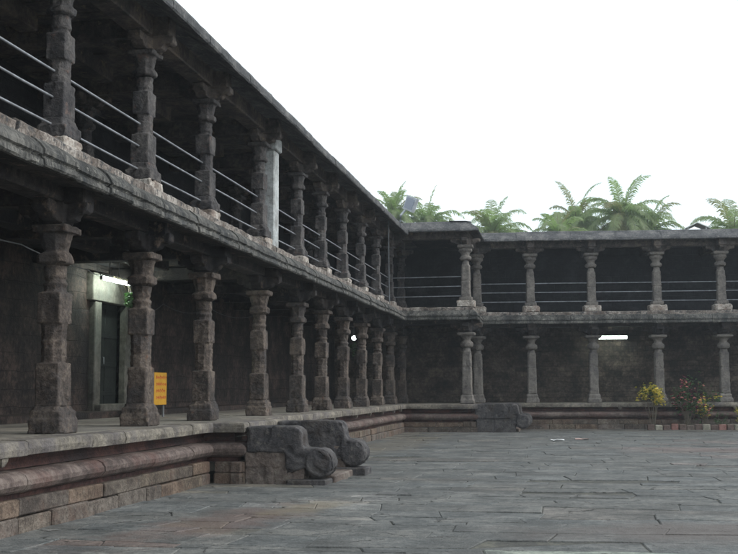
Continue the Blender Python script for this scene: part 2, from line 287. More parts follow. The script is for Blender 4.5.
# sweep of an outward-offset/height profile along a plan polyline (outward = right of travel)
def densify(path, step):
    pts = []
    for k in range(len(path)-1):
        a, b = Vector(path[k]), Vector(path[k+1]); n = max(1, round((b-a).length/step))
        for i in range(n): pts.append((a.lerp(b, i/n), k, i == 0))
    pts.append((Vector(path[-1]), len(path)-2, True)); return pts
def normals(path, pre=None, post=None):
    ns = []
    dirs = [(Vector(path[k+1])-Vector(path[k])).normalized() for k in range(len(path)-1)]
    out_n = [Vector((d.y, -d.x)) for d in dirs]
    for k in range(len(path)):
        a = pre if k == 0 and pre is not None else out_n[max(k-1, 0)]
        b = post if k == len(path)-1 and post is not None else out_n[min(k, len(out_n)-1)]
        mm = (a+b)/2; ns.append(mm/ max(mm.length_squared, 1e-6))
    return ns, out_n
def sweep(mb, path, prof, step=.4, blocks=None, jo=.01, jz=.008, seed=1.0, mis=None, pre=None, post=None, tintf=None):
    ns, on = normals(path, pre, post); rows = []
    cum = 0; last = None; br_ = random.Random(int(seed*77)); bnext = 0; bo = bz = 0.0; joint = False
    for p, k, corner in densify(path, step):
        if last is not None: cum += (p-last).length
        last = p
        if corner:
            idx = min(range(len(path)), key=lambda i: (Vector(path[i])-p).length); nrm = ns[idx]
        else: nrm = on[k]
        if blocks:
            joint = cum >= bnext and not corner
            if joint: bnext = cum + br_.uniform(*blocks[0])
        def mkrow(bo, bz, sh=0.0):
          row = []
          q0 = p + (on[k].yx*Vector((-1, 1)))*sh
          for j, (o_, z_) in enumerate(prof):
            jj = 0 if corner else 1
            oo = o_ + bo*jj + jj*jo*(h1(cum*1.9+j*.13, seed+j*.05)*1.2+h1(cum*7.1+j*3.3, seed+j)*1.3); zz = z_ + bz*jj + jz*(h1(cum*1.3+j*.2, seed+9+j*.05)+h1(cum*6.3+j*2.1, seed+4))*jj
            q = q0 + nrm*oo; row.append((q.x, q.y, zz))
          return row
        if joint:
            rows.append(mkrow(bo, bz, -.012)); rows.append(mkrow(bo-blocks[2], bz-.0, -.008)); rows.append(mkrow(bo-blocks[2], bz, .008))
            bo = br_.uniform(-1, 1)*blocks[1]; bz = br_.uniform(-1, 1)*blocks[1]*.6
            rows.append(mkrow(bo, bz, .012)); continue
        rows.append(mkrow(bo, bz)); continue
        row = []
        for j, (o_, z_) in enumerate(prof):
            jj = 0
            oo = o_ + jj*jo*h1(cum*1.9+j*.13, seed+j*.05)*2; zz = z_ + jz*h1(cum*1.3+j*.2, seed+9+j*.05)*2*jj
            q = p + nrm*oo; row.append((q.x, q.y, zz))
        rows.append(row)
    n = len(prof)
    for k in range(len(rows)-1):
        for j in range(n-1):
            mb.add([rows[k][j], rows[k+1][j], rows[k+1][j+1], rows[k][j+1]], [(0, 1, 2, 3)], mis[j] if mis else 0,
                   tintf(k, j) if tintf else (1, 1, 1))
def prism(mb, poly, z0, z1, mi=0):
    n = len(poly); mb.add([(x, y, z0) for x, y in poly]+[(x, y, z1) for x, y in poly],
        [tuple(reversed(range(n))), tuple(range(n, 2*n))]+[(i, (i+1) % n, n+(i+1) % n, n+i) for i in range(n)], mi)

# far wing frame: 'a' runs along its front from the porch, 'b' goes back into it
FO = Vector((-3.35, 44.8)); FD = Vector((1, .09)).normalized(); FN = Vector((-FD.y, FD.x)); FROT = math.atan2(FD.y, FD.x)
def fw(a, b): p = FO + FD*a + FN*b; return (p.x, p.y)
def fa(x): return (x-FO.x)/FD.x          # 'a' of a given x at b=0
P = [(-6.05, 4.0), (-6.05, 41.5), (-3.35, 41.5), (-3.35, 44.8), fw(fa(13.0), 0)]
FL, Z_LIP, Z_SLB, Z_SLT, Z_RFB, Z_RFT = 1.04, .87, 4.22, 4.72, 7.6, 8.03

# ------------------------------------------------------------------ ground
gb = MB()
gb.add([(-900, -900, -.09), (900, -900, -.09), (900, 900, -.09), (-900, 900, -.09)], [(0, 1, 2, 3)])
tag(gb.build('ground', M_earth), kind='structure', label='bare earth ground around the temple')
gb = MB(); gb.add([(-6.4, 1, -.016), (14, 1, -.016), (14, 47, -.016), (-6.4, 47, -.016)], [(0, 1, 2, 3)])
tag(gb.build('paving_bed', M_soil), kind='structure', label='dark soil in the joints of the courtyard paving')
pv = MB(); rnd = random.Random(11)
def segdist(px, py, a, b):
    ax, ay = a; bx, by = b; t = max(0, min(1, ((px-ax)*(bx-ax)+(py-ay)*(by-ay))/((bx-ax)**2+(by-ay)**2)))
    return math.hypot(px-ax-t*(bx-ax), py-ay-t*(by-ay))
y = 2.0; row = 0
rows_y = [y]
while y < 46.8:
    y += rnd.choice([.5, .62, .75, .85, .55, .95]) if not 10.5 < y < 16.5 else rnd.choice([.42, .5, .6, .7]); rows_y.append(y)
i11 = min(range(len(rows_y)), key=lambda i: abs(rows_y[i]-11.28)); rows_y[i11] = 11.28
def yl(k, x): return rows_y[k] + .24*h1(x*.33, k*3.1) + .09*h1(x*1.3, k*5.7)
for k in range(len(rows_y)-1):
    x = -6.35 + rnd.uniform(-.5, 0); skl = 0
    while x < 13.5:
        near_strip = segdist(x, rows_y[k], (-4.9, 10.6), (-3.5, 16.3)) < .75
        L_ = rnd.uniform(.4, 1.0) if near_strip else rnd.choice([rnd.uniform(.7, 1.4), rnd.uniform(1.3, 2.6)])
        x1 = x + L_; cx = (x+x1)/2; cy = (rows_y[k]+rows_y[k+1])/2
        g = rnd.choice([.003, .004, .004, .005, .012]); gy = rnd.choice([.004, .005, .006, .009]) if rnd.random() > .12 else .026
        skr = rnd.uniform(-.14, .14)
        m_ = max(2, int(L_/.3))
        top = []
        for i in range(m_+1):
            t = i/m_; xx = x+g + (x1-x-2*g)*t + skl*(1-t)+skr*t; top.append((xx, yl(k, xx)+gy+rnd.uniform(-.006, .006)))
        side = []
        for i in range(m_, -1, -1):
            t = i/m_; xx = x+g + (x1-x-2*g)*t; side.append((xx, yl(k+1, xx)-.004+rnd.uniform(-.006, .006)))
        poly = top+side
        # break a corner off now and then
        z0 = rnd.gauss(0, .004); ax = rnd.uniform(-.005, .005); ay = rnd.uniform(-.007, .007)
        if rnd.random() < .05: z0 -= .012
        zf = lambda p: z0+ax*(p[0]-cx)+ay*(p[1]-cy)
        v = rnd.gauss(1, .045); hue = rnd.uniform(-.02, .02)
        tint = (v*(1+hue), v, v*(1-hue))
        if rnd.random() < .06: tint = (v*1.07, v*1.0, v*.96)
        if near_strip and cy > 10:
            tint = rnd.choice([(1.12, .9, .84), (1.08, .92, .88), (1.4, 1.34, 1.3), (1.35, 1.32, 1.3), (.85, .84, .87), (1.1, 1.02, .9), (1.0, .98, 1)])
        if near_strip and 14.3 < cy < 16.8 and rnd.random() < .55: tint = rnd.choice([(1.8, 1.75, 1.72), (1.6, 1.5, 1.42), (1.5, 1.46, 1.46)])
        if cx < -5.2 and cy > 17 and rnd.random() < .5: tint = (v*1.25, v*1.15, v*1.02)
        if cx > 2.5 and 20 < cy < 38 and rnd.random() < .25: tint = (v*1.15, v*1.0, v*.98)
        if 10 < cy < 11.28 and (-.9 < cx < .9 or 1.3 < cx < 3): tint = (v*1.9, v*2.05, v*1.85)
        if cy > 43: tint = (v*.9, v*.84, v*.78)
        skl = skr
        n = len(poly); cen = Vector((cx, cy))
        inner = []
        for p in poly:
            d = (cen-Vector(p)); q = Vector(p)+d.normalized()*.014; inner.append((q.x, q.y))
        zt = [zf(p) for p in inner]
        vs_ = [(p[0], p[1], z_) for p, z_ in zip(inner, zt)]+[(p[0], p[1], zf(p)-.009) for p in poly]+[(p[0], p[1], -.08) for p in poly]
        fs_ = [tuple(range(n))]+[(i, n+i, n+(i+1) % n, (i+1) % n) for i in range(n)]+[(n+i, 2*n+i, 2*n+(i+1) % n, n+(i+1) % n) for i in range(n)]
        pv.add(vs_, fs_, 0, tint); x = x1
tag(pv.build('paving', M_pave), kind='structure', label='worn grey flagstones paving the courtyard')

# ------------------------------------------------------------------ galleries (two buildings)
gL = thing('pillared_gallery', (-8.1, 24, 0), 'long two storey stone pillared gallery receding along the left of the courtyard', 'building')
gF = thing('pillared_gallery', (4, 46, 0), 'two storey stone pillared gallery across the far end of the courtyard, under the palms', 'building')
pathL, pathF = P[:2], P[1:]
nL = Vector((1, 0)); nPorch = Vector((0, -1))
XB = -10.2
polyL = [(-10.6, 4.0), (-6.07, 4.0), (-6.07, 41.5), (-6.07, 50.2), (-10.6, 50.2)]
def fpt(x, b): a = fa(x); p = FO+FD*a+FN*b; return (p.x, p.y)
polyF = [(-6.065, 41.52), (-3.37, 41.52), (-3.37, 44.8), fpt(13, .02), fpt(13, 5.0), (-6.065, fpt(-6.065, 5.0)[1])]

def plinth(path, parent, seed, pre, post):
    # coping (lip)
    mb = MB(); sweep(mb, path, [(-.5, FL+.004), (-.03, FL), (0, FL-.02), (.012, FL-.09), (0, Z_LIP+.01), (-.03, Z_LIP), (-.26, Z_LIP)], (.35), ((.9, 1.7), .01, .02), .008, .004, seed, pre=pre, post=post)
    mb.build('coping', M_cop, parent)
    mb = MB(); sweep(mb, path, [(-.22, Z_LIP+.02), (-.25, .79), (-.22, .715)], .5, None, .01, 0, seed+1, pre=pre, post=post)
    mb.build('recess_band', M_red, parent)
    prof = [(-.24, .705), (-.1, .69), (-.02, .655), (.02, .6), (.02, .545), (-.02, .49), (-.09, .455)]
    mb = MB(); sweep(mb, path, prof, .35, ((1.2, 2.4), .01, .02), .008, .006, seed+2, pre=pre, post=post)
    mb.build('moulding', M_mould, parent)
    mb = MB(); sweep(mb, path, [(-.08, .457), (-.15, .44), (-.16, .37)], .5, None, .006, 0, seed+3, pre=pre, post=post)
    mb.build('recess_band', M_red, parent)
    # two courses of blocks
    mb = MB(); rr = random.Random(int(seed*10))
    for (z0, z1, o_) in ((.19, .38, -.06), (-.08, .185, -.035)):
        for k in range(len(path)-1):
            a, b = Vector(path[k]), Vector(path[k+1]); d = (b-a); Lh = d.length; d.normalize(); nn = Vector((d.y, -d.x)); s = -.1 if k == 0 else 0
            while s < Lh-.02:
                ln = min(rr.uniform(.5, 1.3), Lh-s)
                if Lh-s-ln < .2: ln = Lh-s
                oo = o_+rr.uniform(-.02, .02); p0 = a+d*(s+.004); p1 = a+d*(s+ln-.004)
                M4 = Matrix(((d.x, nn.x, 0, p0.x), (d.y, nn.y, 0, p0.y), (0, 0, 1, 0), (0, 0, 0, 1)))
                v = rr.uniform(.82, 1.12); t = rr.choice([(v, v, v), (v*1.02, v*.9, v*.82), (v*.88, v*.88, v*.92), (v*1.03, v, v*.94)])
                if z0 < 0 and rr.random() < .6: t = (v*.85, v*.86, v*.89)
                zj = rr.uniform(-.015, .01)
                mb.box(0, ln-.008, -.25, oo, z0, z1+zj, .018, jit=.008, rot=M4, tint=t); s += ln
    mb.build('base_course', M_plinth, parent)
    # drip stones under the lip
    for k in range(len(path)-1):
        a, b = Vector(path[k]), Vector(path[k+1]); d = b-a; Lh = d.length; d.normalize(); nn = Vector((d.y, -d.x)); s = .62 if k else .5
        if Lh < 1: continue
        while s < Lh-.3:
            p = a+d*s; M4 = Matrix(((d.x, nn.x, 0, p.x), (d.y, nn.y, 0, p.y), (0, 0, 1, 0), (0, 0, 0, 1)))
            mb = MB(); mb.loft([[tuple(M4 @ Vector(q)) for q in ring] for ring in (
                [(-.07, -.14, .885), (.07, -.14, .885), (.07, -.015, .885), (-.07, -.015, .885)],
                [(-.065, -.13, .83), (.065, -.13, .83), (.065, -.02, .83), (-.065, -.02, .83)],
                [(-.03, -.1, .775), (.03, -.1, .775), (.03, -.04, .775), (-.03, -.04, .775)])])
            if rr.random() < .8: mb.build('drip_stone', M_cop, parent)
            s += rr.uniform(1.3, 3.4)

def eaves(path, parent, seed, pre, post):
    # mid-level stone slab: chunky lower lip, dark notch, sloping face, whitewashed curb
    mb = MB()
    mc = MB(); sweep(mc, path, [(-1.2, 4.36), (-.32, 4.3), (-.03, 4.236)], .3, None, .006, .006, seed+8, pre=pre, post=post); mc.build('slab_soffit', M_beam, parent)  # underside in darker stone than the slab face: its shade is painted in
    sweep(mb, path, [(-.06, 4.25), (-.03, 4.23), (.04, 4.225), (.06, 4.25), (.05, 4.315), (.015, 4.33), (.02, 4.355), (.055, 4.375), (.05, 4.43), (0, 4.5), (-.09, 4.575), (-.14, 4.6)],
          .13, ((.7, 1.5), .018, .03), .016, .008, seed, pre=pre, post=post)
    mb.build('floor_slab', M_slab, parent)
    mb = MB(); sweep(mb, path, [(-.135, 4.56), (-.13, 4.69), (-.16, 4.72), (-.34, 4.735), (-.62, 4.74)], .15, ((.5, 1.4), .02, .02), .02, .012, seed+4, pre=pre, post=post)
    mb.build('curb', M_curb, parent)
    mb = MB()
    zl = 7.49 if parent is gL else 7.59
    sweep(mb, path, [(-.75, 7.74), (-.25, 7.69), (.06, zl+.01), (.14, zl), (.158, zl+.03), (.155, 7.63), (.12, 7.7), (0, 7.8), (-.18, 7.93), (-.27, 8.01), (-.34, 8.035), (-1.0, 8.05)],
          .2, ((1.2, 2.6), .014, .02), .012, .008, seed+5, pre=pre, post=post)
    mb.build('roof_eave', M_roof, parent)

pathLs = [P[0], (-6.05, 18.4), (-5.5, 18.4), (-5.5, 21.06), (-6.05, 21.06), P[1]]
plinth(pathLs, gL, 1.0, None, nPorch); plinth(pathF, gF, 2.0, nL, None)
eaves(pathL, gL, 3.0, None, nPorch); eaves(pathF, gF, 4.0, nL, None)

def solid(poly, z0, z1, name, mat, parent):
    mb = MB(); prism(mb, poly, z0, z1); return mb.build(name, mat, parent)
inL = [(-10.6, 4.0), (-6.45, 4.0), (-6.45, 50.2), (-10.6, 50.2)]
inF = [(-6.445, 41.9), (-3.75, 41.9), (-3.75, 45.17), fpt(13, .4), fpt(13, 5.0), (-6.445, fpt(-6.445, 5.0)[1])]
solid([(-10.6, 4.0), (-6.45, 4.0), (-6.45, 18.7), (-5.75, 18.7), (-5.75, 20.8), (-6.45, 20.8), (-6.45, 50.2), (-10.6, 50.2)], .2, FL, 'platform_floor', M_floor, gL); solid(inF, .2, FL, 'platform_floor', M_floor, gF)
solid([(-10.3, 4.0), (-9.4, 4.0), (-9.4, 50), (-10.3, 50)], FL-.1, FL+.13, 'inner_step', M_wallL, gL)
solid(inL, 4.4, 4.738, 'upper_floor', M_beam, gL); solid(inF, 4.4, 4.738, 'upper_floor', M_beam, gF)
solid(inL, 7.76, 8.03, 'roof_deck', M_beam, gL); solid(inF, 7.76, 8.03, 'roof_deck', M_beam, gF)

# back walls: left one with a doorway (y 20.95..22.35)
DY0, DY1 = 22.75, 24.1; DZ = 3.55
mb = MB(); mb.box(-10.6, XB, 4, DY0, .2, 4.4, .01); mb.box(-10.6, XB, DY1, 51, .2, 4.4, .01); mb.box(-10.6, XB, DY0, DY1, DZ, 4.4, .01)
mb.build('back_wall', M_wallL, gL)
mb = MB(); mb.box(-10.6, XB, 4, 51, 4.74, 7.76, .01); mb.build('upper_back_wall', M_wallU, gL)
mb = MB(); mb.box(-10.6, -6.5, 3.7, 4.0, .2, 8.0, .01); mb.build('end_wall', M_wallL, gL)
def fbox(mb, a0, a1, b0, b1, z0, z1, c=.01, jit=0):
    M4 = Matrix(((FD.x, FN.x, 0, FO.x), (FD.y, FN.y, 0, FO.y), (0, 0, 1, 0), (0, 0, 0, 1)))
    mb.box(a0, a1, b0, b1, z0, z1, c, rot=M4, jit=jit)
mb = MB(); fbox(mb, -7.3, fa(13), 3.9, 4.3, .2, 4.4); mb.build('back_wall', M_wallF, gF)
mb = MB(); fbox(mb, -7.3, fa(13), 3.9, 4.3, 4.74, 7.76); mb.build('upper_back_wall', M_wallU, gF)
mb = MB(); fbox(mb, fa(13), fa(13)+.3, 0, 4.3, -.1, 8.04); mb.build('end_wall', M_wallF, gF)
# doorway
fr = MB()
fr.box(XB-.1, XB+.14, DY0-.34, DY0, FL+.1, DZ, .02); fr.box(XB-.1, XB+.14, DY1, DY1+.36, FL+.1, DZ, .02)
fr.box(XB-.1, XB+.16, DY0-.5, DY1+.42, DZ, DZ+.62, .02); fr.box(XB-.1, XB+.3, DY0-.3, DY1+.3, FL+.08, FL+.27, .02)
fr.build('door_frame', M_plaster, gL)
dr = MB(); dr.box(XB-.2, XB-.08, DY0-.02, (DY0+DY1)/2-.01, FL+.1, DZ+.01, .01); dr.box(XB-.2, XB-.08, (DY0+DY1)/2+.01, DY1+.02, FL+.1, DZ+.01, .01)
for q in range(4): dr.box(XB-.085, XB-.06, DY0+.03, DY1-.03, FL+.45+q*.65, FL+.55+q*.65, .008)
dro = dr.build('door', M_door, gL)
hd = MB(); hd.tube([(XB-.1, DY0+.6, 2.2), (XB-.06, DY0+.6, 2.2), (XB-.06, DY0+.6, 2.35), (XB-.1, DY0+.6, 2.35)], .012); hd.build('handle', M_pipedk, dro)

# ------------------------------------------------------------------ columns
def ring(z, hx, hy=None, c=.12, rnd_=False):
    hy = hx if hy is None else hy; pts = []
    if rnd_:
        for i in range(16):
            a = 2*math.pi*(i+.5)/16; pts.append((hx*math.cos(a), hy*math.sin(a), z))
        return pts
    k = c*min(hx, hy)*2
    q = [(hx, -hy+k), (hx, -hy/3*0-.0), (hx, 0), (hx, hy-k)]
    e = [(hx, -hy+k), (hx, -(hy-k)/3), (hx, (hy-k)/3), (hx, hy-k),
         (hx-k, hy), ((hx-k)/3, hy), (-(hx-k)/3, hy), (-hx+k, hy),
         (-hx, hy-k), (-hx, (hy-k)/3), (-hx, -(hy-k)/3), (-hx, -hy+k),
         (-hx+k, -hy), (-(hx-k)/3, -hy), ((hx-k)/3, -hy), (hx-k, -hy)]
    return [(x_, y_, z) for x_, y_ in e]
SQ, OC = .045, .29
def blk(z0, z1, hx, hy, c=SQ, b=.012): return [ring(z0, hx-b, hy-b, c), ring(z0+b, hx, hy, c), ring(z1-b, hx, hy, c), ring(z1, hx-b, hy-b, c)]
def stackmesh(rings, rr, jit=.004):
    mb = MB(); out_ = []
    for r_ in rings:
        dx, dy = rr.uniform(-jit, jit), rr.uniform(-jit, jit)
        out_.append([(p[0]+dx+rr.uniform(-jit, jit)*.5, p[1]+dy+rr.uniform(-jit, jit)*.5, p[2]+rr.uniform(-jit, jit)*.4) for p in r_])
    mb.loft(out_); return mb
def bracket_arm(mb, ang, L_, wd, z0, z1, rr):
    """corbel arm with a curled lower nose"""
    prof = [(0, z0), (L_*.42, z0), (L_*.6, z0+(z1-z0)*.1), (L_*.72, z0+(z1-z0)*.42), (L_*.86, z0+(z1-z0)*.34), (L_*.99, z0+(z1-z0)*.5), (L_, z1-.02), (L_-.02, z1), (0, z1)]
    M4 = Matrix.Rotation(ang, 4, 'Z')
    rs = [[tuple(M4 @ Vector((x_, s_*wd, z_))) for x_, z_ in prof] for s_ in (-1, 1)]
    mb.loft(rs)
def column_meshes(kind, var):
    """local z=0 at the floor the column stands on"""
    rr = random.Random(var*31+len(kind)); j = lambda a: a*rr.uniform(.96, 1.04)
    if kind == 'lower':
        hx, hy = .168, .195
        ped = blk(0, .2, .24, .27)+blk(.2, .3, .22, .25)+[ring(.305, .2, .23, .1), ring(.36, hx+.012, hy+.012, .1)]
        sh = blk(.35, .93, j(hx), j(hy))
        z = .93
        for q in range(5):
            sh += [ring(z+.006, .145, .165, OC), ring(z+.085, .15, .17, OC), ring(z+.098, .138, .157, OC)]; z += .104
        sh += blk(1.45, 1.87, j(.16), j(.185))
        sh += [ring(1.89, .135, .14, OC), ring(1.95, .135, .14, OC), ring(1.96, .155, .16, 0, True), ring(2.0, .16, .16, 0, True), ring(2.01, .14, .14, 0, True),
               ring(2.06, .138, .138, 0, True), ring(2.07, .15, .15, 0, True), ring(2.12, .15, .15, 0, True), ring(2.13, .14, .14, OC), ring(2.24, .145, .145, OC)]
        cap = [ring(2.235, .14, .14, OC), ring(2.26, .19, .19, OC), ring(2.28, .205, .205, .15), ring(2.37, .205, .205, .15), ring(2.4, .19, .19, OC), ring(2.42, .155, .155, OC),
               ring(2.47, .165, .165, OC), ring(2.56, .185, .185, OC), ring(2.64, .205, .205, OC), ring(2.66, .21, .21, OC)]
        cap += blk(2.665, 2.77, .255, .255, SQ)
        br = MB(); br.box(-.17, .17, -.17, .17, 2.78, 3.1, .015)
        for a in (0, 90, 180, 270): bracket_arm(br, R(a), .5, .12, 2.82, 3.09, rr)
    elif kind == 'upper':
        hx, hy = .155, .178
        ped = blk(0, .27, .25, .28, SQ, .02)
        ped2 = blk(.27, .44, .225, .25)+[ring(.45, .2, .22, .1), ring(.55, hx+.015, hy+.015, .1)]
        sh = blk(.54, 1.04, j(hx), j(hy)); z = 1.04
        for q in range(3):
            sh += [ring(z+.006, .13, .145, OC), ring(z+.085, .135, .15, OC), ring(z+.1, .122, .137, OC)]; z += .107
        sh += blk(1.36, 1.74, j(.145), j(.168))
        sh += [ring(1.75, .12, .12, OC), ring(1.8, .12, .12, OC), ring(1.81, .14, .14, 0, True), ring(1.85, .14, .14, 0, True), ring(1.86, .128, .128, OC),
               ring(1.9, .126, .126, OC), ring(1.91, .13, .13, 0, True), ring(1.95, .13, .13, 0, True), ring(1.96, .125, .125, OC), ring(2.0, .125, .125, OC)]
        cap = [ring(1.995, .13, .13, OC), ring(2.02, .18, .18, OC), ring(2.05, .19, .19, OC), ring(2.1, .19, .19, OC), ring(2.13, .16, .16, OC), ring(2.15, .14, .14, OC),
               ring(2.22, .148, .148, OC), ring(2.3, .17, .17, OC), ring(2.34, .185, .185, OC)]+blk(2.345, 2.43, .23, .23)
        br = MB(); br.box(-.15, .15, -.15, .15, 2.43, 2.68, .015)
        for a in (0, 90, 180, 270): bracket_arm(br, R(a), .52, .11, 2.44, 2.67, rr)
    elif kind == 'far_lower':
        ped = blk(0, .16, .27, .27)+blk(.16, .32, .24, .24)+[ring(.33, .22, .22, .08), ring(.37, .2, .2, .08)]
        sh = [ring(.36, .19, .19, .08), ring(1.4, .182, .182, .1), ring(1.41, .172, .172, .2), ring(1.44, .172, .172, .2), ring(1.45, .182, .182, .1), ring(2.0, .176, .176, .14),
              ring(2.02, .155, .155, OC), ring(2.1, .14, .14, OC), ring(2.16, .14, .14, 0, True)]
        cap = [ring(2.155, .17, .17, 0, True), ring(2.19, .23, .23, 0, True), ring(2.26, .26, .26, 0, True), ring(2.33, .255, .255, 0, True), ring(2.39, .2, .2, 0, True), ring(2.41, .15, .15, 0, True),
               ring(2.48, .16, .16, 0, True), ring(2.56, .2, .2, 0, True), ring(2.62, .27, .27, OC)]+blk(2.63, 2.73, .33, .33)
        br = MB(); br.box(-.2, .2, -.2, .2, 2.73, 3.1, .015)
        for a in (0, 90, 180, 270): bracket_arm(br, R(a), .62, .13, 2.8, 3.09, rr)
    else:
        ped = blk(0, .26, .35, .33, SQ, .025)
        ped2 = blk(.26, .4, .24, .24)+[ring(.41, .21, .21, .08)]
        sh = [ring(.4, .18, .18, .08), ring(1.0, .172, .172, .1), ring(1.01, .16, .16, .2), ring(1.04, .16, .16, .2), ring(1.05, .172, .172, .1), ring(1.62, .165, .165, .14),
              ring(1.66, .14, .14, OC), ring(1.76, .13, .13, OC), ring(1.82, .13, .13, 0, True)]
        cap = [ring(1.815, .17, .17, 0, True), ring(1.85, .22, .22, 0, True), ring(1.91, .24, .24, 0, True), ring(1.97, .22, .22, 0, True), ring(2.0, .15, .15, 0, True),
               ring(2.06, .16, .16, 0, True), ring(2.13, .2, .2, 0, True), ring(2.18, .26, .26, 0, True), ring(2.24, .27, .27, 0, True), ring(2.3, .22, .22, OC)]+blk(2.31, 2.42, .3, .3)
        br = MB(); br.box(-.18, .18, -.18, .18, 2.42, 2.68, .015)
        for a in (0, 90, 180, 270): bracket_arm(br, R(a), .58, .12, 2.44, 2.67, rr)
    d = {'shaft': stackmesh(sh, rr), 'cap': stackmesh(cap, rr), 'bracket': br, 'ped': stackmesh(ped, rr, .008)}
    if 'upper' in kind: d['ped2'] = stackmesh(ped2, rr)
    return d
MEM = {}
def place_column(kind, var, x, y_, z, rot, parent, mat, label=None, white=None):
    key = (kind, var)
    if key not in MEM:
        d = column_meshes(kind, var); o = d['shaft'].build('column', mat, parent, loc=(0, 0, 0), smooth=35)
        kids = []
        up = 'upper' in kind
        kids.append(d['ped'].build('footing' if up else 'pedestal', M_foot if up else mat, o, loc=(0, 0, 0)))
        if up: kids.append(d['ped2'].build('pedestal', mat, o, loc=(0, 0, 0)))
        kids.append(d['cap'].build('capital', mat, o, loc=(0, 0, 0), smooth=35))
        kids.append(d['bracket'].build('bracket', M_ceil if up else M_beam, o, loc=(0, 0, 0)))
        vx_, am = (.0135, .0075) if 'far' not in kind else (.021, .013)
        sd = var*5+len(kind)
        roughen(o, vx_, am, .012, sd)
        for q_, k_ in enumerate(kids): roughen(k_, vx_*(1.5 if k_.name.startswith('bracket') else 1), am*(1.6 if k_.name.startswith(('foot', 'ped')) else 1), .03 if k_.name.startswith('foot') else .016, sd+q_+1)
        MEM[key] = (o, kids)
    else:
        s, ks = MEM[key]; o = s.copy(); COL.objects.link(o)
        for k_ in ks:
            c = k_.copy(); COL.objects.link(c); c.parent = o
    o.parent = parent; o.location = Vector((x, y_, z)) - wloc(parent); o.rotation_euler = (random.uniform(-.006, .006), random.uniform(-.006, .006), rot)
    if label: o['label'] = label
    return o
YL = [14.035, 17.086, 20.214, 23.993, 27.548, 30.335, 33.334, 36.386, 39.49, 42.45]
cy_ = [10.65]+[v-.28 for v in YL]+[45.25]
for i, yc in enumerate(cy_):
    rot = R(random.choice([0, 180]))+R(random.uniform(-1, 1))
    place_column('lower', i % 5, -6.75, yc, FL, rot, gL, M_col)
    place_column('upper', (i+2) % 5, -6.77, yc, 4.735, R(random.choice([0, 180])), gL, M_colup)
# far wing and porch columns
fx = [(-3.62, 45.5), (-1.38, None), (1.1, None), (3.72, None), (6.28, None), (8.9, None), (11.5, None)]
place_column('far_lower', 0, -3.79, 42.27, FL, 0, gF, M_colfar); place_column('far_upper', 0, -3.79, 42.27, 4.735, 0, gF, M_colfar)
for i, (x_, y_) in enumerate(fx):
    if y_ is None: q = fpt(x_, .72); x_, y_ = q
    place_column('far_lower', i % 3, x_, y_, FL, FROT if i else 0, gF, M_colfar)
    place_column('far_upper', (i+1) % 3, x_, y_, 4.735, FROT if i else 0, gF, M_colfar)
# inner upper columns, dim reddish ones behind the left colonnade
for i in (1, 3, 6, 9):
    place_column('upper', i % 5, -9.3, cy_[i]+.1, 4.735, 0, gL, M_colup)

# whitewashed pier beside the fourth upper column
mb = MB(); mb.box(-6.9, -6.5, 24.0, 24.42, 4.72, 7.08, .02); mb.box(-6.96, -6.44, 23.96, 24.46, 7.08, 7.38, .02)
tag(mb.build('pier', M_white, gL), label='whitewashed square pier beside an upper column')
# beams
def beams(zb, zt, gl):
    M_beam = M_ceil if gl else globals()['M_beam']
    mb = MB()
    ys = [4.0]+cy_
    for a, b in zip(ys[:-1], ys[1:]): mb.box(-6.95, -6.58, a+.005, b-.005, zb+.01, zt, .02, jit=.006)
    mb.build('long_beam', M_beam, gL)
    mb = MB()
    for yc in cy_[:-1]: mb.box(-10.25, -6.3, yc-.16, yc+.16, zb-.03, zt-.04, .02, jit=.006)
    for yc in cy_[:-1]: mb.box(-8.75, -8.4, yc+.17, yc+2.5, zb+.05, zt-.01, .02, jit=.006)
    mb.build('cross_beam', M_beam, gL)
    mb = MB(); mb.box(-6.55, -3.6, 42.1, 42.45, zb, zt, .02); mb.box(-3.96, -3.62, 42.46, 45.3, zb, zt-.004, .02)
    a = -2.8
    for q in fx[1:]: a1 = fa(q[0]); fbox(mb, a if a > -2.8 else -.25, a1-.005, .54, .9, zb, zt, .02, .006); a = a1+.005
    mb.build('long_beam', M_beam, gF)
    mb = MB()
    for q in fx[1:]: a1 = fa(q[0]); fbox(mb, a1-.16, a1+.16, .1, 3.95, zb-.04, zt-.05, .02, .006)
    mb.build('cross_beam', M_beam, gF)
beams(4.12, 4.41, 0); beams(7.4, 7.765, 1)
# upper ceiling planks showing under the left roof
mb = MB(); rr = random.Random(5); y = 4.2
while y < 47:
    L_ = rr.uniform(.5, .9); mb.box(-10.2, -6.3, y, y+L_-.02, 7.7+rr.uniform(0, .03), 7.765, .01, jit=.004); y += L_
mb.build('ceiling_plank', M_ceil, gL)

# ------------------------------------------------------------------ railings
def rail_run(name, pts, label, rad=.018, group='pipe railings on the upper floor', mat=M_pipe):
    a = Vector(pts[0]); t = thing(name, (a.x, a.y, 4.74), label, 'railing', group)
    for z in (5.18, 5.56, 5.93):
        mb = MB(); pp = []
        for k in range(len(pts)-1):
            p, q = Vector(pts[k]), Vector(pts[k+1]); n = max(1, int((q-p).length/1.5))
            for i in range(n): pp.append(p.lerp(q, i/n))
        pp.append(Vector(pts[-1]))
        mb.tube([(p.x, p.y, z+.012*h1(p.x+p.y, z)) for p in pp], rad, 8); mb.build('rail', mat, t, smooth=60)
    return t
rail_run('pipe_railing', [(-6.78, 5), (-6.78, 41.9)], 'long run of three pipe rails between the upper columns of the left gallery')
rail_run('pipe_railing', [(-6.7, 42.2), (-3.85, 42.2)], 'short run of three pipe rails across the upper corner porch')
q0, q1 = fpt(-3.45, .7), fpt(12.9, .7)
rail_run('pipe_railing', [q0, q1], 'three pipe rails along the upper floor of the far gallery')

